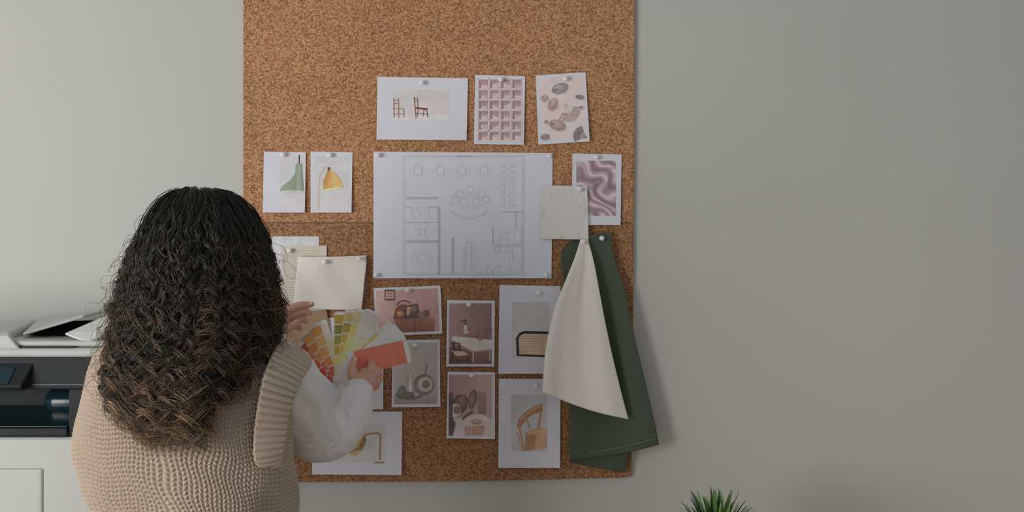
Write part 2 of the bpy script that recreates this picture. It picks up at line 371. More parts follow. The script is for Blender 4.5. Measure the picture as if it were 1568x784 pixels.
# candle
p=Print([(602,520),(674,519),(675,621),(601,622)],base=.014); p.grad([(605,524),(671,524),(671,617),(605,617)],(176,170,166),(158,150,146),14,True); p.poly([(605,524),(640,524),(620,560),(605,575)],(184,179,176))
p.grad([(605,600),(671,594),(671,617),(605,617)],(160,150,146),(138,128,124),6); p.ball(650,588,16,16,(118,108,106),(150,140,136)); p.ball(652,587,12,12,(166,158,152),(206,200,196)); p.ball(653,587,6,6,(104,94,90),(134,122,118)); p.ball(628,604,20,6,(104,96,94),(140,132,130)); p.ball(630,602,14,4,(150,142,138),(196,190,186))
p.poly([(626,570),(631,570),(632,600),(625,600)],(196,191,188)); p.poly([(626,570),(628,570),(628,600),(625,600)],(166,160,156)); p.ball(628,603,8,5,(90,86,86),(130,124,122)); p.line([(652,572),(655,556)],1.4,(110,100,98)); p.ball(616,598,5,9,(98,102,92),(134,138,124),20)
p.pin(636,528); p.obj('candle_photo_print')
# vanity
p=Print([(686,568),(758,569),(758,670),(684,669)],base=.014,fade=PINK); p.grad([(688,573),(754,573),(754,665),(688,665)],(136,110,109),(172,146,144),18,True)
p.poly([(690,640),(735,632),(754,640),(754,665),(690,665)],(190,179,176)); p.ball(705,617,11,14,(76,60,60),(110,92,90)); p.ball(709,613,8,10,(92,74,74),(130,112,110)); p.ball(697,627,9,11,(176,168,164),(210,204,200)); p.ball(700,626,5,6,(92,78,76),(130,112,110))
p.ball(724,610,6,15,(90,70,68),(140,116,112),10); p.line([(708,640),(724,628)],2.4,(60,44,44)); p.grad([(733,600),(744,600),(744,632),(733,632)],(140,116,114),(110,88,88),6); p.rect(688,600,694,655,(80,64,64)); p.poly([(688,628),(698,646),(694,665),(688,665)],(68,54,54))
p.poly([(712,652),(742,650),(740,663),(714,664)],(158,116,102))
for k in range(7): p.line([(714+k*4,651),(715+k*4,664)],.8,(190,168,160),same=k>0)
p.ball(730,644,8,3,(130,108,104),(180,164,160)); p.pin(722,573); p.obj('vanity_photo_print')
# wood chair
p=Print([(764,579),(858,579),(857,714),(763,714)],base=.0145); p.grad([(783,603),(837,603),(837,689),(783,689)],(166,167,170),(176,177,179),10)
w=(168,126,94)
p.poly([(791,652),(794,640),(803,630),(817,621),(830,617),(831,629),(818,632),(806,640),(797,653)],(150,104,70)); p.poly([(793,648),(796,640),(805,631),(817,623),(829,619),(829,622),(817,627),(805,635),(797,645)],(172,128,92)); p.line([(795,652),(803,688)],2.6,w); p.line([(792,660),(800,688)],2.4,(180,142,110))
p.line([(828,628),(824,655)],3.4,w); p.line([(804,636),(812,654)],3,w); p.poly([(805,660),(824,652),(837,655),(837,684),(818,686),(804,688)],(182,142,110)); p.poly([(805,660),(820,665),(818,686),(804,688)],(154,114,84)); p.line([(798,664),(838,657)],1.6,(196,160,126))
p.pin(820,589); p.obj('wooden_chair_photo_print')
p=Print([(490,486),(588,486),(588,625),(491,625)],base=.0125); p.grad([(512,505),(570,505),(570,600),(512,600)],(168,170,175),(178,180,184),8); p.obj('grey_photo_print')
p=Print([(480,629),(617,629),(616,725),(480,724)],base=.0135); p.grad([(505,648),(590,648),(590,706),(505,706)],(176,176,175),(184,184,182),8)
p.line([(583,702),(584,664),(578,661),(560,664)],3,(142,118,84)); p.poly([(538,692),(540,680),(550,668),(560,664),(563,672),(556,688)],(130,102,64)); p.poly([(541,688),(544,678),(553,669),(557,668),(550,684)],(170,142,98)); p.ell(547,691,11,3,(186,160,118),-15); p.line([(575,706),(590,706)],2.5,(142,118,84)); p.pin(548,636)
p.obj('brass_lamp_photo_print')
# ---------------------------------------------------------------- cloth
def cloth(name,rows,yf,m,nu=70,nv=110,th=.0015,parent=None,pins=()):
    rows=[(tuple(r)+(0,))[:5] for r in rows]
    rows=catmull(rows,max(2,nv//(len(rows)-1))); n=len(rows); vs=[];fs=[]
    for j,r in enumerate(rows):
        v=j/(n-1)
        for i in range(nu):
            u=i/(nu-1); px=r[0]+(r[2]-r[0])*u; py=r[1]+(r[3]-r[1])*u
            bow=r[4]*math.sin(math.pi*u)
            vs.append(P(px,py+bow,yf(u,v)))
    for j in range(n-1):
        for i in range(nu-1): fs.append((j*nu+i,j*nu+i+1,(j+1)*nu+i+1,(j+1)*nu+i))
    b=MB(); b.add(vs,fs,m,True); o=b.obj(name,parent)
    md=o.modifiers.new('thick','SOLIDIFY'); md.thickness=th; md.offset=0
    for (a,c,y) in pins:
        q=MB(); a0=P(a,c,y); a1=a0+Vector((0,-.010,0)); v2,f2=tube([a0+Vector((0,.010,0)),a1],[.002,.002],10,2); q.add(v2,f2,PIN,True)
        v2,f2=ellipsoid(a1,(.0062,.0045,.0058),16,10); q.add(v2,f2,PIN,True); q.obj('push_pin',o)
    return o
GREEN=mat((70,79,67),.9,.1,420,.5,name='green_wool',spec=.1)
CREAM=mat((195,191,184),.85,.02,300,.15,name='cream_cotton',spec=.1)
gf=empty('green_fabric_swatch'); 
cloth('back_layer',[(876,366,930,358),(860,385,938,400),(861,412,944,440),(868,470,950,500),(870,560,958,600),(872,640,966,670),(872,708,956,724)],
      lambda u,v:-.0125-.014*v-.005*math.sin(u*7+v*2)*v,GREEN,parent=gf)
cloth('front_layer',[(896,362,934,354),(890,400,942,400),(884,450,957,446),(880,500,967,495),(876,560,981,555),(873,620,995,615),(872,660,1003,650),(872,704,1009,681,4)],
      lambda u,v:-.024-.030*v*(.35+.65*u)-.009*math.sin(u*7.5+v*2.2)*min(1,v*2),GREEN,parent=gf,pins=[(921,365,-.025)])
st=MB()
for k in range(30):
    u=.22+.76*k/30
    def hem(u): 
        r0=872+(1006-872)*u; z0=696+(671-696)*u
        yy=-.024-.030*.96*(.35+.65*u)-.009*math.sin(u*7.5+.96*2.2)
        return P(r0,z0+3.6*math.sin(math.pi*u),yy-.0016)
    vs,fs=tube([hem(u),hem(u+.014)],[.0005,.0005],6,1); st.add(vs,fs,mat((150,155,145)))
st.obj('hem_stitches',gf)
cloth('white_fabric_swatch',[(889,366,900,366,0),(880,395,909,400,0),(866,430,917,442,2),(850,470,926,490,3),(838,520,937,542,3),(833,560,949,592,3),(831,600,962,642,5)],
      lambda u,v:-.036-.034*v-.012*math.sin(u*8+v*1.5)*min(1,v*1.6)-.007*math.sin(u*17+1)*v*(1-u),CREAM,pins=[(893,371,-.037)])
cloth('fabric_sheet',[(456,393,561,391,1),(455,410,561,405,1),(453,430,558,433,0),(451,455,556,455,-1),(449,470,554,474,2)],
      lambda u,v:-.024-.004*math.sin(u*5+v*3)-.01*v*(1-u)-.0015*math.sin(u*11-v*7),CREAM,nu=50,nv=50,pins=[(498,401,-.026),(551,396,-.024)])
# ---------------------------------------------------------------- paint swatches
fan=empty('paint_swatch_fan')
def card(name,pv,tip,wd,cols,y,dy=0,gap=2.0):
    b=MB(); dx,dz=tip[0]-pv[0],tip[1]-pv[1]; L=math.hypot(dx,dz); ux,uz=dx/L,dz/L; nx,nz=-uz,ux
    def pt(a,s,yy): return P(pv[0]+ux*a+nx*s,pv[1]+uz*a+nz*s,yy+dy*a/L)
    h=wd/2; r=5
    out=[(0,-h),(0,h)]+[(L-r+r*math.sin(t),h-r+r*math.cos(t)) for t in (0,.5,1.05,1.57)]+[(L-r+r*math.cos(t),-h+r-r*math.sin(t)) for t in (0,.5,1.05,1.57)]
    q=[pt(a,s,y) for a,s in out]; k=[pt(a,s,y+.0008) for a,s in out]; n=len(q)
    b.add(q+k,[tuple(range(n)),tuple(reversed(range(n,2*n)))]+[(i,i+n,(i+1)%n+n,(i+1)%n) for i in range(n)],mat((214,212,208),.5))
    m=len(cols); st0=L*.12; seg=(L-st0-3)/m
    for i,c in enumerate(cols):
        a0=st0+i*seg; a1=a0+seg-gap
        b.add([pt(a0,-h+.6,y-.0004),pt(a0,h-.6,y-.0004),pt(a1,h-.6,y-.0004),pt(a1,-h+.6,y-.0004)],[(0,1,2,3)],mat(tuple(int(x*.97) for x in c),.45))
    b.obj(name,fan)
y=-.190
card('red_card_a',(524,586),(459,526),22,[(190,80,62),(196,78,66),(206,96,78),(214,126,106),(190,88,70)],y)
card('orange_card_a',(524,584),(467,508),22,[(196,92,70),(214,116,88),(222,146,96),(214,138,80),(222,156,100)],y-.001)
card('orange_card_b',(524,582),(482,496),23,[(198,98,74),(222,134,86),(226,154,96),(218,162,98),(212,154,92)],y-.002)
card('peach_card',(524,582),(494,490),12,[(216,182,138),(220,190,154),(212,200,182)],y-.0025)
card('olive_card',(520,588),(520,477),17,[(196,190,154),(210,194,116),(184,160,70),(150,142,70),(130,128,74),(170,152,72)],y-.003)
card('yellow_card',(522,588),(537,474),18,[(190,180,154),(218,200,120),(210,180,90),(194,166,78),(168,144,78),(188,174,118)],y-.004)
card('sand_card',(522,588),(556,474),22,[(210,204,154),(222,206,122),(218,204,130),(206,190,112),(194,184,146)],y-.005)
card('pale_card',(524,588),(572,476),26,[(216,210,182),(220,208,146),(216,210,172),(202,200,188),(196,192,182)],y-.006,gap=1)
card('amber_card',(528,572),(602,497),20,[(216,211,202),(204,162,74),(212,176,92),(202,202,196)],y-.007)
card('white_card',(530,570),(612,505),26,[(214,216,214),(216,218,218),(208,214,218)],y-.008)
card('ice_card',(532,566),(620,516),28,[(212,214,214),(208,216,222),(206,214,222)],y-.009)
card('coral_card',(534,558),(627,537),37,[(230,122,104)],y-.011,gap=4)
# ---------------------------------------------------------------- woman
wo=empty('woman')
SKIN=mat((178,138,120),.5,.05,40,name='skin',spec=.4)
NAIL=mat((206,172,158),.3,.02,name='nail')
def hand(name,parts,palm,nails):
    b=MB()
    for pts,rad in parts+palm:
        vs,fs=tube([P(*q) for q in pts],rad,14,5); b.add(vs,fs,SKIN,True)
    o=b.obj(name,wo); remesh(o,.0014,3)
    for i,(q,r) in enumerate(nails):
        nb=MB(); vs,fs=ellipsoid(P(*q),r,14,8); nb.add(vs,fs,NAIL,True); nb.obj(name+'_nail_%d'%i,wo)
hand('right_hand',[
 ([(562,578,-.232),(569,563,-.222),(567,553,-.190),(550,549,-.176),(538,551,-.174)],[.011,.0098,.0092,.0082,.007]),
 ([(566,582,-.228),(577,569,-.216),(574,562,-.188),(554,560,-.172),(540,561,-.170)],[.011,.0098,.0090,.0085,.007]),
 ([(566,588,-.226),(580,580,-.212),(576,573,-.184),(556,570,-.168),(543,571,-.168)],[.010,.0092,.0086,.008,.0068]),
 ([(563,593,-.228),(576,591,-.210),(573,584,-.186),(557,580,-.172),(548,580,-.172)],[.009,.0082,.0078,.0072,.006]),
 ([(551,592,-.25),(541,579,-.245),(539,564,-.228),(543,550,-.2115)],[.0125,.0110,.0098,.0078]),
],[([(549,606,-.262),(553,594,-.25),(560,581,-.232),(565,572,-.224)],[(.017,.021),(.017,.022),(.015,.025),(.012,.020)]),
   ([(545,597,-.25),(548,585,-.243),(556,576,-.232)],[.014,.014,.012]),
   ([(558,598,-.248),(564,588,-.235),(570,580,-.222)],[.014,.013,.010])],
 [((543.5,551,-.2185),(.0052,.0022,.0065))])
hand('left_hand',[
 ([(428,484,-.23),(442,474,-.218),(458,468,-.208),(468,467,-.200),(477,466,-.196)],[.011,.0095,.0088,.008,.0065]),
 ([(428,490,-.226),(444,483,-.212),(459,478,-.202),(468,478,-.196),(474,479,-.194)],[.011,.0095,.0086,.0078,.0065]),
 ([(428,496,-.224),(442,492,-.208),(456,489,-.198),(464,489,-.194),(468,491,-.193)],[.010,.0090,.0082,.0076,.0062]),
 ([(426,502,-.224),(438,501,-.208),(450,499,-.198),(457,500,-.195),(460,503,-.194)],[.009,.0082,.0075,.007,.0058]),
 ([(420,498,-.245),(432,504,-.245),(444,501,-.232),(456,493,-.220)],[.0125,.011,.0095,.0075]),
],[([(404,506,-.25),(414,500,-.242),(426,494,-.230),(434,489,-.222)],[(.015,.021),(.016,.023),(.013,.027),(.011,.024)])],
 [((476,464.5,-.2015),(.004,.002,.004))])
# sleeves
SLV=mat((192,191,191),.85,.02,200,.1,name='white_sleeve_cotton',spec=.1)
def fold(seed,amp):
    def f(t,a):
        env_=1 if .05<t<.93 else .25
        n1=noise.noise(Vector((math.cos(a)*1.1+seed,math.sin(a)*1.1,t*7)))
        ridge=1-abs(noise.noise(Vector((math.cos(a)*1.3,math.sin(a)*1.3+seed,t*11+n1*1.5))))*2.6
        return env_*amp*(ridge*.8+.5*math.sin(t*46+2.4*math.cos(a+seed)+3*n1)*max(0,t-.25)+n1*.8)
    return f
b=MB()
vs,fs=tube([P(425,560,-.575),P(448,592,-.54),P(468,638,-.46),P(484,668,-.405),P(510,668,-.365),P(531,646,-.325),P(546,614,-.285),P(551,598,-.264)],
 [.05,.052,.051,.047,.044,.042,.035,.025],80,18,disp=fold(1.3,.10)); b.add(vs,fs,SLV,True)
vs,fs=tube([P(548,604,-.270),P(550,598,-.264),P(553,591,-.257)],[(.026,.029),(.0255,.0285),(.0255,.0275)],40,4,False); b.add(vs,fs,SLV,True)
o=b.obj('right_sleeve',wo); 
b=MB()
vs,fs=tube([P(205,566,-.56),P(215,595,-.50),P(246,616,-.40),P(282,622,-.36),P(325,584,-.32),P(370,540,-.28),P(404,507,-.25)],
 [.042,.046,.046,.046,.042,.036,.027],48,10,disp=fold(2.1,.06)); b.add(vs,fs,SLV,True)
b.obj('left_sleeve',wo)
# vest
KN=mat((161,147,133),.95,.12,420,.3,name='beige_knit_wool',spec=.05)
tab=np.array([
(880,182,440,.118,-.57),(840,174,444,.126,-.575),(784,160,448,.134,-.58),(740,141,449,.138,-.58),(690,129,444,.140,-.58),(640,134,438,.138,-.58),(600,140,438,.134,-.58),
(565,147,446,.126,-.58),(540,156,442,.114,-.58),(522,176,428,.098,-.578),(506,212,405,.082,-.572),(492,250,384,.068,-.566),(478,272,372,.058,-.562)])
nvv,nuu=560,900
vv=np.linspace(0,1,nvv)
arc=np.concatenate([[0],np.cumsum(np.hypot(np.diff(tab[:,0]),np.diff(tab[:,1])))]); arc/=arc[-1]
T=np.stack([np.interp(vv,arc,tab[:,k]) for k in range(5)],1)
ker=np.hanning(29); ker/=ker.sum()
Tp=np.pad(T,((14,14),(0,0)),'edge'); T=np.stack([np.convolve(Tp[:,k],ker,'valid') for k in range(5)],1)
uu=np.arange(nuu)/nuu
th=2*np.pi*uu; ex=2/2.35
cx=np.sign(np.cos(th))*np.abs(np.cos(th))**ex; sy=np.sign(np.sin(th))*np.abs(np.sin(th))**ex
NC,MR=80,70
U,V=np.meshgrid(uu,vv)
warp=.26*np.sin(V*19+U*2*np.pi*4)+.18*np.sin(V*47+U*2*np.pi*9)
F=np.abs((U*NC+warp)-np.floor(U*NC+warp)-.5)
leg=np.nan_to_num(np.abs(np.sin(np.pi*2*F))**.6)
ph=V*MR-F*1.5+.3*np.sin(U*2*np.pi*11)
kn=leg*(.15+.85*np.abs(np.sin(np.pi*ph)))
folds=.0035*np.sin(U*2*np.pi*5+V*6)+.003*np.sin(U*2*np.pi*3-V*9+1)+.0022*np.sin(V*26+np.sin(U*2*np.pi*4)*2)
hgt=kn*.0066+folds*np.clip(1.3-V*1.1,0,1)
d=D+T[:,4]; s_=K*d
xc=((T[:,1]+T[:,2])/2-784)*s_; hw=(T[:,2]-T[:,1])/2*s_
Z=ZC+(392-T[:,0])*s_
X=xc[:,None]+cx[None]*hw[:,None]+np.cos(th)[None]*hgt
Y=T[:,4][:,None]+sy[None]*T[:,3][:,None]+np.sin(th)[None]*hgt
ZZ=np.tile(Z[:,None],(1,nuu))
co=np.stack([X,Y,ZZ],2).reshape(-1,3)
def gridmesh(name,co,nu,nv,m,wrap=True,parent=None,attr=None):
    i=np.arange(nv-1)[:,None]; j=np.arange(nu if wrap else nu-1)[None]; j2=(j+1)%nu
    F_=np.stack([i*nu+j,i*nu+j2,(i+1)*nu+j2,(i+1)*nu+j],2).reshape(-1,4)
    return rawmesh(name,co,F_,m,parent,attr)
def rawmesh(name,co,F_,m,parent=None,attr=None):
    me=bpy.data.meshes.new(name); me.vertices.add(len(co)); me.vertices.foreach_set('co',co.astype(np.float32).ravel())
    nf=len(F_); me.loops.add(nf*4); me.loops.foreach_set('vertex_index',F_.astype(np.int32).ravel())
    me.polygons.add(nf); me.polygons.foreach_set('loop_start',(np.arange(nf)*4).astype(np.int32))
    me.polygons.foreach_set('use_smooth',np.ones(nf,bool)); me.materials.append(m); me.update(calc_edges=True)
    if attr is not None:
        a=me.attributes.new('tone','FLOAT','POINT'); a.data.foreach_set('value',attr.astype(np.float32))
    o=bpy.data.objects.new(name,me); bpy.context.collection.objects.link(o)
    if parent: o.parent=parent
    return o
gridmesh('knit_vest',co,nuu,nvv,KN,True,wo)
def ribband(name,inner,outer,cen,ribs=58):
    ip=np.array(catmull([P(*q) for q in inner],80)); op=np.array(catmull([P(*q) for q in outer],80)); n=len(ip); mw=18
    def even(q):
        s=np.concatenate([[0],np.cumsum(np.linalg.norm(np.diff(q,axis=0),axis=1))]); s/=s[-1]
        return np.stack([np.interp(np.linspace(0,1,n),s,q[:,k]) for k in range(3)],1)
    ip=even(ip); op=even(op); rows=[]
    for j in range(mw):
        t=j/(mw-1); q=ip*(1-t)+op*t
        tan=np.gradient(q,axis=0); nn=np.cross(tan,op-ip); nn/=np.linalg.norm(nn,axis=1)[:,None]+1e-9
        s=np.sign((nn*(q-cen)).sum(1)); nn*=s[:,None]
        L=np.arange(n)/n; rib=np.abs(np.sin(np.pi*L*ribs))**.7
        lift=.001+.003*max(0,math.sin(math.pi*t))**.8
        rows.append(q+nn*(lift+rib*.0055)[:,None])
    o=gridmesh(name,np.stack(rows,0).reshape(-1,3),n,mw,KN,False,wo); md=o.modifiers.new('t','SOLIDIFY'); md.thickness=.006; md.offset=-1
inner=[(434,521,-.575),(418,538,-.640),(403,575,-.686),(394,620,-.700),(388,668,-.700),(390,706,-.688),(416,728,-.60),(425,705,-.50),(430,640,-.46),(432,575,-.47),(434,535,-.51),(434,521,-.575)]
outer=[(474,552,-.565),(474,563,-.605),(458,588,-.640),(443,630,-.662),(436,672,-.668),(432,702,-.655),(438,724,-.585),(446,700,-.52),(452,640,-.49),(460,585,-.50),(470,556,-.53),(474,552,-.565)]
ribband('right_armhole_rib',inner,outer,np.array(P(400,620,-.58)))
mi=lambda L,a:[(a+(476-x)*.55,y+3,yy*.5-.29 if yy<-.58 else yy) for x,y,yy in L]
ribband('left_armhole_rib',mi(inner,164),mi(outer,160),np.array(P(220,620,-.58)))
# trousers, legs
TRO=mat((58,62,70),.9,.1,200,.3,name='dark_denim',spec=.1)
bx=P(300,840,-.575).x
b=MB()
for sgn in (-1,1):
    vs,fs=tube([(bx+sgn*.07,-.57,.90),(bx+sgn*.085,-.57,.78),(bx+sgn*.09,-.56,.45),(bx+sgn*.095,-.58,.10)],[(.10,.09),(.092,.088),(.062,.06),(.048,.046)],24,8); b.add(vs,fs,TRO,True)
vs,fs=tube([(bx,-.57,.82),(bx,-.57,.90),(bx,-.575,.99)],[(.10,.14),(.11,.150),(.10,.130)],28,6,flat=(0,1,0)); b.add(vs,fs,TRO,True)
remesh(b.obj('trousers',wo),.007,6)
for sgn,nm in ((-1,'left_shoe'),(1,'right_shoe')):
    b=MB(); x=bx+sgn*.097
    vs,fs=tube([(x,-.645,.045),(x,-.58,.055),(x,-.50,.04),(x,-.42,.032)],[(.040,.036),(.050,.040),(.038,.043),(.028,.036)],18,5,flat=(0,0,1)); b.add(vs,fs,mat((190,188,184),.5,name='white_shoe'),True)
    vs,fs=tube([(x,-.585,.05),(x,-.585,.13)],[.036,.036],16,4); b.add(vs,fs,mat((190,188,184),.5,name='white_shoe'),True)
    o=b.obj(nm,wo); o.location.z=.002
# head
hc=P(322,396,-.555); b=MB()
def rel(a,bb,c): return (hc.x+a,hc.y+bb,hc.z+c)
for c,r in [((0,-.012,.022),(.076,.094,.092)),((0,.025,-.03),(.060,.062,.082)),((0,.050,-.078),(.034,.030,.028)),((0,.086,-.035),(.015,.018,.014)),((0,.060,.018),(.056,.032,.02)),((.076,.0,-.012),(.010,.018,.030)),((-.076,.0,-.012),(.010,.018,.030)),((.035,.058,-.035),(.022,.022,.02)),((-.035,.058,-.035),(.022,.022,.02))]:
    vs,fs=ellipsoid(rel(*c),r); b.add(vs,fs,SKIN,True)
vs,fs=tube([rel(0,.080,.012),rel(0,.098,-.030)],[.009,.013],12,5); b.add(vs,fs,SKIN,True)
vs,fs=tube([rel(0,-.01,-.05),rel(0,-.012,-.10),rel(-.004,-.015,-.16)],[(.054,.052),(.052,.050),(.062,.07)],24,5); b.add(vs,fs,SKIN,True)
remesh(b.obj('head',wo),.003,6)
b=MB()
for sg in (-1,1):
    vs,fs=ellipsoid(rel(sg*.031,.070,.0),(.0125,.0125,.0105),16,10); b.add(vs,fs,mat((215,212,208),.2),True)
    vs,fs=ellipsoid(rel(sg*.031,.080,.0),(.006,.004,.006),14,8); b.add(vs,fs,mat((50,35,26),.2),True)
    vs,fs=tube([rel(sg*.016,.088,.020),rel(sg*.032,.088,.026),rel(sg*.048,.074,.020)],[.002,.003,.0015],8,5); b.add(vs,fs,mat((36,28,24),.8),True)
b.obj('eyes_and_brows',wo)
b=MB()
vs,fs=tube([rel(-.022,.078,-.066),rel(0,.090,-.063),rel(.022,.078,-.066)],[.002,.0055,.002],10,6); b.add(vs,fs,mat((168,96,88),.4),True)
vs,fs=tube([rel(-.020,.077,-.070),rel(0,.088,-.073),rel(.020,.077,-.070)],[.002,.006,.002],10,6); b.add(vs,fs,mat((168,96,88),.4),True)
b.obj('lips',wo)
# hair
env=np.array([ # py,l,r,hd,cy
(294,290,322,.018,-.60),(299,268,346,.050,-.595),(310,251,366,.075,-.59),(328,238,382,.098,-.585),(354,225,396,.116,-.58),(395,209,406,.132,-.58),(440,198,413,.140,-.58),(480,188,421,.140,-.585),
(515,180,420,.132,-.60),(545,175,404,.112,-.635),(575,172,382,.096,-.665),(605,173,372,.086,-.682),(640,188,358,.076,-.692),(670,212,344,.064,-.697),(695,232,330,.056,-.70)],float)
ear=np.concatenate([[0],np.cumsum(np.hypot(np.diff(env[:,0]),np.diff(env[:,2]-env[:,1])/2))]); AL=ear[-1]
def hairpos(a,phi,r):
    py,l,rr,hd,cy=[np.interp(a,ear,env[:,k]) for k in range(5)]
    s_=K*(D+cy); x=((l+rr)/2-784)*s_+np.cos(phi)*(rr-l)/2*s_*r
    y=cy+np.sin(phi)*hd*r
    z=ZC+(392-py)*s_-(1-r)*.10*np.clip(1-(py-291)/120,0,1)
    return np.stack([x,y,z],-1)
na=60; A=np.linspace(0,np.interp(560,env[:,0],ear),na); ph=np.linspace(0,2*np.pi,64,endpoint=False)
core=np.stack([hairpos(np.full(64,a),ph,.82*(1-max(0,(i-44)/16)*.5)) for i,a in enumerate(A)],0).reshape(-1,3)
HM=hair_mat()
gridmesh('hair_underlayer',core,64,na,HM,True,wo,np.full(len(core),.0))
PTS=64
V_=[];F_=[];TN=[];off=0
pyv=lambda py:np.interp(py,env[:,0],ear)
t=np.linspace(0,1,PTS)
def strand(a0,a1,phi0,dphi,r0,amp,wl,phs,rad,jit,flat,hand_,curl,meander):
    a=a0+(a1-a0)*t; phi=phi0+dphi*t+.06*np.sin(t*4+meander)+.03*np.sin(t*9+meander*2)
    r=r0-(.10*np.exp(-t*9) if a0>25 else 0)+.05*np.sin(t*6+meander*3)*t
    c=hairpos(a,phi,r)
    w=2*np.pi*((a-ear[0])*.0012/wl)+phs+ .5*np.sin(t*7+meander)
    am=amp*(.08+.92*np.clip(t*1.5-.15,0,1)+curl*t**4)
    rad_dir=np.stack([np.cos(phi),np.sin(phi),np.zeros(PTS)],-1); tan=np.stack([-np.sin(phi),np.cos(phi),np.zeros(PTS)],-1)
    c=c+rad_dir*(am*flat*np.cos(w))[:,None]+tan*(am*hand_*np.sin(w))[:,None]
    c[:,2]+=am*.35*np.sin(2*w+meander)
    c+=jit
    rr=rad*np.clip(1.25-t*.5,0,1)*np.clip((1-t)*9,.12,1)
    return c,rr
def emit(c,rr,tn):
    global off
    T_=np.gradient(c,axis=0); T_/=np.linalg.norm(T_,axis=1)[:,None]+1e-9
    up=np.array([.3,1,.2]); N_=np.cross(T_,up); N_/=np.linalg.norm(N_,axis=1)[:,None]+1e-9; B_=np.cross(T_,N_)
    S=3
    vs=np.stack([c+(N_*math.cos(k*2*math.pi/S)+B_*math.sin(k*2*math.pi/S))*rr[:,None] for k in range(S)],1).reshape(-1,3)
    i=np.arange(PTS-1)[:,None]; j=np.arange(S)[None]; j2=(j+1)%S
    F_.append(np.stack([i*S+j,i*S+j2,(i+1)*S+j2,(i+1)*S+j],2).reshape(-1,4)+off)
    V_.append(vs); TN.append(np.repeat(tn,S)); off+=len(vs)
R_=np.random.RandomState(3)
for k in range(620):
    if R_.rand()<.82: phi=-math.pi/2+R_.uniform(-1.75,1.75)
    else: phi=math.pi/2+R_.uniform(-1.4,1.4)
    back=math.sin(phi)<.12
    a0=(R_.rand()**1.6)*pyv(380) if R_.rand()<.7 else R_.uniform(0,12)
    if back:
        u=R_.rand()
        pe=R_.uniform(595,690) if u<.62 else (R_.uniform(520,610) if u<.85 else R_.uniform(440,540))
        if math.cos(phi)>.7: pe=min(pe,R_.uniform(520,620))
        if math.cos(phi)<-.8: pe=min(pe,R_.uniform(590,650))
    else: pe=R_.uniform(440,535)
    a1=pyv(pe); r0=R_.uniform(.84,1.05)
    ringlet=R_.rand()<.5
    amp=R_.uniform(.007,.012) if not ringlet else R_.uniform(.009,.013)
    wl=R_.uniform(.050,.070) if not ringlet else R_.uniform(.036,.048)
    phs=7*noise.noise(Vector((phi*1.3,r0*2,a0*.006)))+R_.normal(0,.9); h=R_.choice([-1,1]) if ringlet else 1
    flat=.8 if ringlet else R_.uniform(.3,.6); curl=R_.uniform(.1,.9); mdr=R_.uniform(0,6.28); dphi=R_.normal(0,.16)
    lt=R_.rand()
    for s in range(11):
        o3=R_.normal(0,.0013 if ringlet else .0022,3); sp=R_.normal(0,.0045,3); q1,q2=R_.uniform(0,6.28,2)
        fr=np.stack([np.sin(t*37+q1),np.cos(t*31+q2),np.zeros(PTS)],-1)*.0005
        jit=o3[None]*(1.4-.4*t[:,None])+sp[None]*(t[:,None]**2.5)+fr
        c,rr=strand(a0,a1+R_.uniform(-8,8),phi,dphi,r0,amp*R_.uniform(.92,1.1),wl,phs+R_.normal(0,.10),R_.uniform(.00055,.00095),jit,flat,h,curl,mdr)
        g=(a0+(a1-a0)*t)/AL
        tone=np.clip(.03+.64*g**1.6+(lt-.5)*(.15+.62*g)+(r0-.95)*2.0*g+R_.normal(0,.03),0,1)  # brown tips with painted highlights low down; inner locks darkened as depth shading
        emit(c,rr,tone)
for k in range(520):
    phi=R_.uniform(-math.pi,math.pi) if R_.rand()<.5 else R_.choice([0,math.pi])+R_.normal(0,.4)
    pe=R_.uniform(400,680) if math.sin(phi)<.1 else R_.uniform(360,500)
    if math.cos(phi)>.6: pe=min(pe,590)
    sp=R_.normal(0,.015,3)
    a0=R_.uniform(0,150); a1=max(pyv(pe),a0+60)
    c,rr=strand(a0,a1,phi,R_.normal(0,.25),R_.uniform(1.0,1.09),R_.uniform(.006,.014),R_.uniform(.034,.06),R_.uniform(0,6.28),.0004,sp[None]*(t[:,None]**1.5),.7,R_.choice([-1,1]),.6,R_.uniform(0,6.28))
    emit(c,rr,np.clip(.1+t*.7,0,1)*np.ones(PTS))
rawmesh('curly_hair',np.concatenate(V_),np.concatenate(F_),HM,wo,np.concatenate(TN))
# ---------------------------------------------------------------- printer
pr=empty('office_printer')
SP=K*(D-.43)
def PX(px): return (px-784)*SP
def PZ(py): return ZC+(392-py)*SP
LG=mat((160,163,159),.5,.02,10,name='light_plastic'); DK=mat((27,32,33),.55,.05,30,name='black_plastic',spec=.25); GL=mat((20,40,46),.15,.05,30,name='glossy_tray',spec=.5); GY=mat((110,116,112),.5,.02,name='gray_plastic')  # GL: dark gloss with the teal reflection put into its base colour
x0=-1.42; xr=PX(158)
box('cabinet',x0,xr,-.43,-.03,.03,PZ(669),LG,pr,.012)
box('drawer_shadow_gap',x0+.045,PX(69),-.4308,-.42,.54,PZ(715),GY,pr,.006)  # solid grey plate; its rim paints the shade of the drawer groove
box('drawer_panel',x0+.05,PX(67),-.4335,-.42,.55,PZ(717),LG,pr,.008)
box('drawer_panel_low',x0+.05,PX(67),-.4325,-.42,.10,.52,LG,pr,.010)
for k in range(5): box('vent_%d'%k,PX(121),PX(131),-.4312,-.42,PZ(702+k*4.2),PZ(700+k*4.2),DK,pr,0)
for xx in (x0+.05,xr-.05):
    for yy in (-.38,-.08):
        b=MB(); vs,fs=tube([(xx,yy,.003),(xx,yy,.035)],[.022,.022],16,2,False); b.add(vs,fs+[tuple(range(16))],DK,True); b.obj('foot',pr)
box('output_top',x0,xr-.004,-.425,-.05,PZ(597),PZ(546),DK,pr,.004)
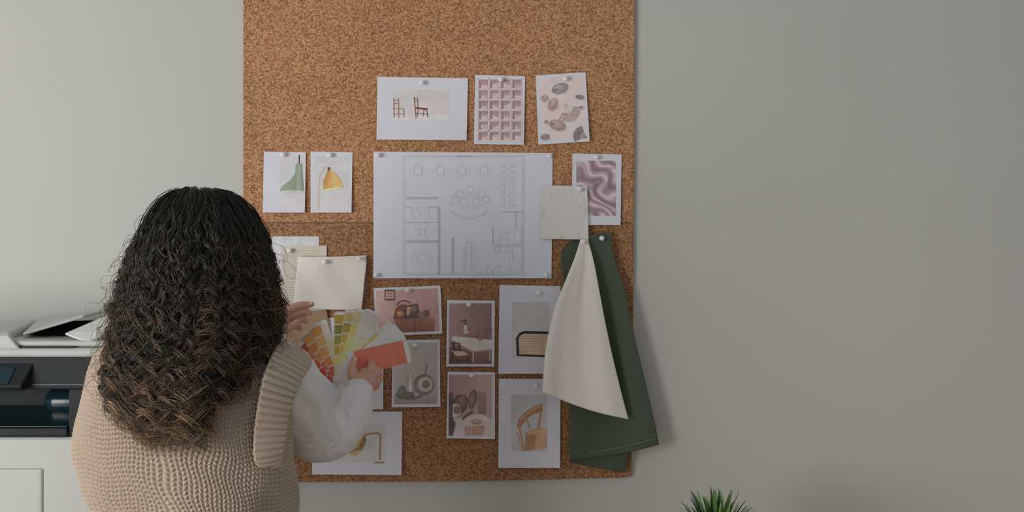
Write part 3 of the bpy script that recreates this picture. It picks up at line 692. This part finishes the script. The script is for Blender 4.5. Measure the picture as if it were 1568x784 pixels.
box('output_right',PX(103),xr-.004,-.425,-.05,PZ(670),PZ(596),DK,pr,.004)
box('output_lip',x0,PX(104),-.43,-.05,PZ(670),PZ(655),DK,pr,.005)
box('output_back',x0,PX(104),-.28,-.05,PZ(657),PZ(596),DK,pr,0)
b=MB(); vs,fs=tube([(PX(50),-.30,PZ(627)),(PX(103),-.30,PZ(627))],[.030,.030],24,3); b.add(vs,fs,GL,True); b.obj('roller_cover',pr)
slab('output_paper_rest',[(x0,-.42,PZ(654)),(PX(100),-.42,PZ(654)),(PX(100),-.29,PZ(636)),(x0,-.29,PZ(636))],.004,GL,pr)
slab('control_panel',[(x0,-.455,PZ(592)),(PX(40),-.455,PZ(590)),(PX(50),-.425,PZ(556)),(x0,-.425,PZ(556))],.02,DK,pr)
slab('control_screen',[(x0+.03,-.4535,PZ(588)),(PX(20),-.4535,PZ(586)),(PX(25),-.433,PZ(562)),(x0+.03,-.433,PZ(562))],.001,GL,pr,0)
box('panel_seam',PX(48),PX(140),-.4258,-.42,PZ(590),PZ(589),GY,pr,0)
box('scanner_bed',x0,xr+.003,-.435,-.05,PZ(547),PZ(533),LG,pr,.008)
box('scanner_lid',x0,PX(160),-.425,-.06,PZ(531),PZ(522),LG,pr,.006)
box('feeder_shadow_gap',x0,PX(156),-.415,-.07,PZ(534),PZ(530),GY,pr,0)
slab('lid_slope',[P(-60,522,-.43),P(12,512,-.43),P(30,534,-.435),P(-60,536,-.435)],.02,LG,pr)
DW=mat((34,46,42),.6,name='dark_well')
slab('feeder_well',[P(24,531,-.4285),P(112,531,-.4285),P(104,503,-.2),P(40,506,-.2)],.004,DW,pr,0)
slab('feeder_back',[P(30,524,-.3),P(150,522,-.3),P(150,490,-.16),P(40,494,-.16)],.01,DW,pr,0)
slab('feeder_tray',[P(34,510,-.36),P(128,482,-.34),P(178,470,-.07),P(60,486,-.07)],.006,LG,pr)
slab('feeder_cover',[P(-60,512,-.40),P(18,508,-.38),P(60,488,-.12),P(-60,494,-.12)],.03,LG,pr,.008)
slab('paper_guide',[P(98,510,-.40),P(135,524,-.425),P(172,505,-.40),P(168,480,-.33)],.006,mat((182,185,180),.5,name='white_plastic'),pr)
# ---------------------------------------------------------------- plant + table
tb=empty('side_table'); WD=mat((160,130,100),.5,.1,12,name='table_wood')
box('top',.10,1.25,-.52,-.03,.72,.75,WD,tb,.004)
for x in (.14,1.21):
    for yy in (-.48,-.07): box('leg',x-.02,x+.02,yy-.02,yy+.02,0,.721,WD,tb,.003)
pl=empty('potted_spiky_plant'); pc=P(1096,784,-.30)
b=MB(); vs,fs=tube([(pc.x,-.30,.751),(pc.x,-.30,.77),(pc.x,-.30,.85),(pc.x,-.30,.855)],[.045,.049,.058,.058],32,4,False)
b.add(vs,fs+[tuple(range(32))],mat((190,188,184),.4,name='ceramic'),True)
vs,fs=ellipsoid((pc.x,-.30,.845),(.055,.055,.008)); b.add(vs,fs,mat((60,45,35),.9,name='soil'),True); b.obj('pot',pl)
b=MB(); LF=[mat((74,104,56),.4,.2,40,name='leaf_a'),mat((110,142,82),.4,.2,40,name='leaf_b'),mat((46,76,44),.4,.2,40,name='leaf_c')]
for k in range(200):
    az=R_.uniform(0,2*math.pi); el=math.radians(R_.uniform(12,88)); L=R_.uniform(.092,.130)*(.88+.12*math.sin(el)); wd=R_.uniform(.0034,.0052)
    dr=Vector((math.cos(az)*math.cos(el),math.sin(az)*math.cos(el),math.sin(el))); sd=dr.cross(Vector((0,0,1))).normalized()
    base=Vector((pc.x,-.30,.852))+Vector((dr.x,dr.y,0))*.012; vs=[];n=8
    for i in range(n+1):
        t_=i/n; c_=base+dr*L*t_+Vector((0,0,-.028*math.cos(el)*t_*t_)); w_=wd*math.sin(math.pi*(.25+.7*t_))**.7 if i<n else .0001
        nrm=sd.cross(dr)
        vs+= [c_-sd*w_,c_+nrm*(-.0012),c_+sd*w_]
    fs=[]
    for i in range(n):
        for q in (0,1): fs.append((i*3+q,i*3+q+1,i*3+q+4,i*3+q+3))
    b.add(vs,fs,LF[k%3],True)
b.obj('leaves',pl)
# ---------------------------------------------------------------- light + camera
sc=bpy.context.scene
w=bpy.data.worlds.new('room_ambient'); sc.world=w; w.use_nodes=True
w.node_tree.nodes['Background'].inputs[0].default_value=(.985,.99,1,1); w.node_tree.nodes['Background'].inputs[1].default_value=.30
def area(name,loc,tgt,sx,sy_,pw,colr):
    l=bpy.data.lights.new(name,'AREA'); l.shape='RECTANGLE'; l.size=sx; l.size_y=sy_; l.energy=pw; l.color=colr
    o=bpy.data.objects.new(name,l); bpy.context.collection.objects.link(o); o.location=loc
    o.rotation_euler=(Vector(tgt)-Vector(loc)).to_track_quat('-Z','Y').to_euler(); return o
area('window_light',(-2.5,-2.5,1.35),(-.1,0,1.3),1.5,1.5,56,(1,.982,.958))
cam=bpy.data.cameras.new('camera'); co_=bpy.data.objects.new('camera',cam); bpy.context.collection.objects.link(co_)
co_.location=(0,-D,ZC); co_.rotation_euler=(math.pi/2,0,0); cam.lens=36*D/2.4; cam.sensor_width=36; cam.clip_start=.05
sc.camera=co_
sc.view_settings.view_transform='Standard'; sc.view_settings.look='None'
